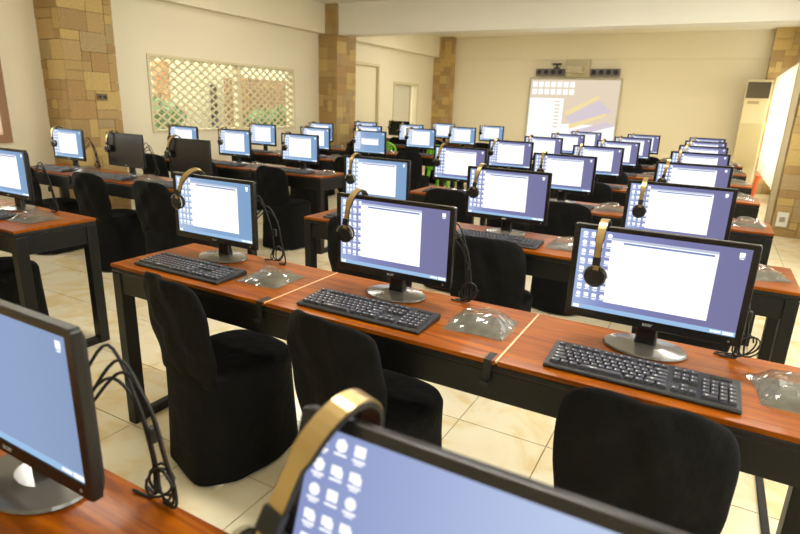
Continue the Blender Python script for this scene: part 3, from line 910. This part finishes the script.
for row in range(1, 8):
    y0 = LY[row]; where = '%s desk row of left block' % ORD[row]
    place_desk(LEND[row]-2.5, y0, 'long orange varnished desk with black legs, '+where, GD)
    for s in range(3):
        x = LX[row][s]; wh = '%s seat, %s' % (SEAT[s], where)
        if row == 1 and s == 2: continue
        off = (row == 2 and s in (0, 1)) or (row == 7 and s == 2)
        variant = 'off' if off else ('window_small' if (row, s) == (4, 0) else 'window')
        ym = y0+.335
        place_monitor(x, ym, ('switched off black monitor, ' if off else 'black monitor showing light blue desktop, ')+wh, GM, variant, WP_S)
        place_headphones(x-.165, ym-.028, 'black headphones hung on monitor, '+wh, GH, rnd.uniform(0, .35))
        place_keyboard(x+.03, y0+.042, 'black keyboard, '+wh, GK)
        place_bag(x+.372, y0+.222+rnd.uniform(-.02, .01), 'crinkled clear plastic bag, '+wh, GB, rnd.uniform(-.22, .3))
        if (row, s) in ((6, 0), (6, 1)):
            plastic_chair(x-.2, y0+.06, rnd.uniform(-.1, .1), GREENP, 'lime green plastic chair, '+wh, 'lime green chairs in the left block')
        else:
            cx = max(LEND[row]-2.5+.34, x+.02+rnd.uniform(-.05, .05))
            place_chair(cx, y0+.08, rnd.uniform(-.1, .1), 'chair in black cloth cover, '+wh, GC)

# cable bundles behind the nearest monitors
def cables(x, y, label, seed):
    rn = random.Random(seed); r = empty('cable_bundle', (x, y, DH)); tag(r, label, 'cable', 'cable bundles behind monitors')
    for k in range(4):
        dx = rn.uniform(-.02, .03)
        pts = [(-.07+dx, -.006, .17+.05*k/4), (-.01+dx, .012, .225+.02*k), (.035+dx, .022, .19), (.05+dx, .03, .10), (.052+dx*1.4, .034, .04), (.05+dx*1.6, .03, .0045+.004*k), (.01+dx*2, .025+.006*k, .0045)]
        bm = bmesh.new(); tube(bm, smooth_path(pts, 6), .0028, 6); mesh_obj('cable', bm, RUBBER, r, smooth=True)
    bm = bmesh.new(); c = []
    for k in range(40):
        a = 2*PI*k/13; c.append((.045+.026*math.cos(a)+.0006*k, .03+.008*math.sin(a*1.3), .045+.032*math.sin(a+.4)))
    tube(bm, c, .0025, 5); mesh_obj('coiled_cable', bm, RUBBER, r, smooth=True)
    bm = bmesh.new(); box(bm, .04, .054, .02, .034, .12, .15); mesh_obj('cable_clamp', bm, RUBBER, r, bevel=.003)
cables(-.957+.185, .085+.365+.03, 'tangled black cables beside the nearest left monitor', 1)
cables(-1.79+.2, 1.355+.335+.025, 'black cables behind left seat monitor, first full row of centre block', 2)
cables(-.925+.2, 1.355+.335+.03, 'black cables behind middle seat monitor, first full row of centre block', 3)
cables(-.08+.2, 1.355+.335+.03, 'black cables behind right seat monitor, first full row of centre block', 4)
cables(-3.53+.2, 1.43+.335+.025, 'black cables behind right seat monitor, first row of left block', 5)
cables(-5.18+.2, 2.795+.335+.025, 'black cables behind left seat monitor, second row of left block', 6)
cables(-4.37+.2, 2.795+.335+.025, 'black cables behind middle seat monitor, second row of left block', 7)
# floor cable cover between the first two rows
o = boxes('cable_cover', [(.372, .398, 1.80, 2.615, 0.0, .012)], RUBBER, bevel=.003); tag(o, 'thin black cable cover on the floor between two desk rows', 'cable cover')

# ------------------------------------------------------------------ back wall: whiteboard, speakers, projector, air conditioner
bw = empty('whiteboard', (-2.86, YB, 1.35)); tag(bw, 'interactive whiteboard with projected desktop on the back wall', 'whiteboard')
x0, x1, z0, z1 = -3.84, -1.86, .72, 2.09
def wb(name, bs, m): return under(boxes(name, bs, m), bw)
wb('board_frame', [(x0, x1, YB-.05, YB-.006, z1-.04, z1), (x0, x1, YB-.05, YB-.006, z0, z0+.04), (x0, x0+.04, YB-.05, YB-.006, z0+.04, z1-.04), (x1-.04, x1, YB-.05, YB-.006, z0+.04, z1-.04)], mat('board_frame', rgb(190, 184, 160), .4))
bm = bmesh.new(); ax, bx_, az, bz = x0+.04, x1-.04, z0+.04, z1-.04
def bq(u0, u1, v0, v1, mi, l):
    y = YB-.03-l*.0004
    bm.faces.new([bm.verts.new((ax+(bx_-ax)*u, y, bz-(bz-az)*v)) for u, v in ((u0, v1), (u1, v1), (u1, v0), (u0, v0))]).material_index = mi
def bp(pts, mi, l):
    y = YB-.03-l*.0004
    bm.faces.new([bm.verts.new((ax+(bx_-ax)*u, y, bz-(bz-az)*v)) for u, v in pts]).material_index = mi
bq(0, 1, 0, 1, 0, 0)
for i in range(7):
    for j in range(2): bq(.02+.072*i, .075+.072*i, .03+.12*j, .12+.12*j, 1, 1)
bq(0, .4, .3, 1, 1, 1); bq(.4, 1, .72, 1, 1, 1)
for i in range(8): bq(.3, .36, .34+.06*i, .365+.06*i, 0, 2)
bp([(.42, .52), (.78, .24), (.8, .28), (.46, .58)], 3, 1); bp([(.44, .6), (.8, .32), (.95, .5), (.5, .7)], 2, 1)
bp([(.48, .74), (.88, .52), (.9, .56), (.5, .8)], 3, 2); bp([(.5, .84), (.9, .66), (1, .72), (.56, .92)], 2, 2)
under(mesh_obj('projected_picture', bm, [emis('projection_base', rgb(232, 214, 190), 1.0), emis('projection_white', (1, 1, .96, 1), 1.1), emis('projection_violet', rgb(220, 206, 214), 1.0), emis('projection_yellow', rgb(246, 226, 166), 1.0)]), bw)
def speaker(xa, xb, label):
    r = empty('speaker_bar', ((xa+xb)/2, YB, 2.13)); tag(r, label, 'speaker', 'speaker bars above the whiteboard')
    under(boxes('cabinet', [(xa, xb, YB-.12, YB-.001, 2.135, 2.275)], mat('speaker_grey', rgb(112, 102, 102), .5), bevel=.006), r)
    n = 4
    for i in range(n):
        b = bmesh.new(); disc(b, (xa+(xb-xa)*(i+.5)/n, YB-.126, 2.205), 'y', .05, .006, 16); under(mesh_obj('driver', b, RUBBER), r)
speaker(-3.70, -3.09, 'dark speaker bar left of the projector above the whiteboard')
speaker(-2.53, -1.94, 'dark speaker bar right of the projector above the whiteboard')
r = empty('projector', (-2.8, YB, 2.11)); tag(r, 'pale short throw projector mounted above the whiteboard', 'projector')
under(boxes('wall_plate', [(-3.06, -2.56, YB-.06, YB-.001, 2.11, 2.475)], mat('projector_plate', rgb(196, 186, 154), .5), bevel=.01), r)
under(boxes('projector_body', [(-2.98, -2.66, YB-.42, YB-.061, 2.19, 2.32)], mat('projector_body', rgb(186, 176, 146), .5), bevel=.02), r)
r = empty('ceiling_bracket_camera', (-3.25, YB, 2.27)); r.name = 'webcam'; tag(r, 'small dark camera on top of the left speaker bar', 'camera')
under(boxes('mount', [(-3.32, -3.2, YB-.08, YB-.03, 2.2755, 2.30)], RUBBER, bevel=.004), r)
under(boxes('lens_arm', [(-3.275, -3.245, YB-.07, YB-.04, 2.3005, 2.36)], RUBBER), r)
under(boxes('camera_head', [(-3.36, -3.16, YB-.09, YB-.03, 2.3605, 2.39)], RUBBER, bevel=.006), r)
# floor-standing air conditioner in the far right corner
ac = empty('air_conditioner', (.62, 12.55, 0)); tag(ac, 'tall beige floor standing air conditioner with dark grille', 'air conditioner')
ACB = mat('ac_beige', rgb(216, 202, 162), .5)
under(boxes('cabinet', [(.36, .75, 12.31, 12.66, 0, 2.06)], ACB, bevel=.012), ac)
g_ = under(boxes('grille', [(.375, .735, 12.298, 12.3095, 1.74, 2.02)], mat('grille_dark', rgb(84, 74, 56), .6)), ac)
for i in range(9):
    zz = 1.755+.03*i; o = boxes('louvre', [(.38, .73, 12.291, 12.2975, zz, zz+.012)], mat('louvre', rgb(104, 92, 70), .5)); o.parent = g_; o.location = -(ac.location)
under(boxes('control_panel', [(.42, .6, 12.303, 12.3095, 1.64, 1.69)], mat('ac_panel', rgb(170, 146, 106), .5)), ac)
under(boxes('lower_panel', [(.38, .73, 12.303, 12.3095, .1, 1.3)], mat('ac_lower', rgb(200, 184, 142), .5)), ac)
# orange chair by the right window
plastic_chair(.93, 11.5, PI/2, ORANGEP, 'orange plastic chair below the bright curtain at right')
# sockets
def socket(name, label, loc, axis, m):
    r = empty(name, loc); tag(r, label, 'socket')
    if axis == 'x':
        a = boxes('plate', [(0, .012, -.06, .06, -.035, .035)], m, r, bevel=.004); boxes('outlet', [(.0122, .015, -.045, -.01, -.015, .015), (.0122, .015, .01, .045, -.015, .015)], RUBBER, r)
    else:
        a = boxes('plate', [(-.06, .06, -.03, 0, -.09, .09)], m, r, bevel=.006); boxes('outlet', [(-.03, .03, -.034, -.0305, -.03, .03)], mat('outlet_grey', rgb(150, 146, 130), .5), r)
    return r
p = on_x(102, 97, XL+PD+.01)
socket('wall_socket', 'small dark socket on the nearest left pillar', (XL+PD+.008, p.y, p.z), 'x', mat('bronze_plate', rgb(120, 96, 60), .4))
p = on_y(779, 219, P2-.01)
socket('wall_socket', 'pale socket box on the right stone pillar', (p.x+.03, P2-.008, p.z), 'y', WHITEP)
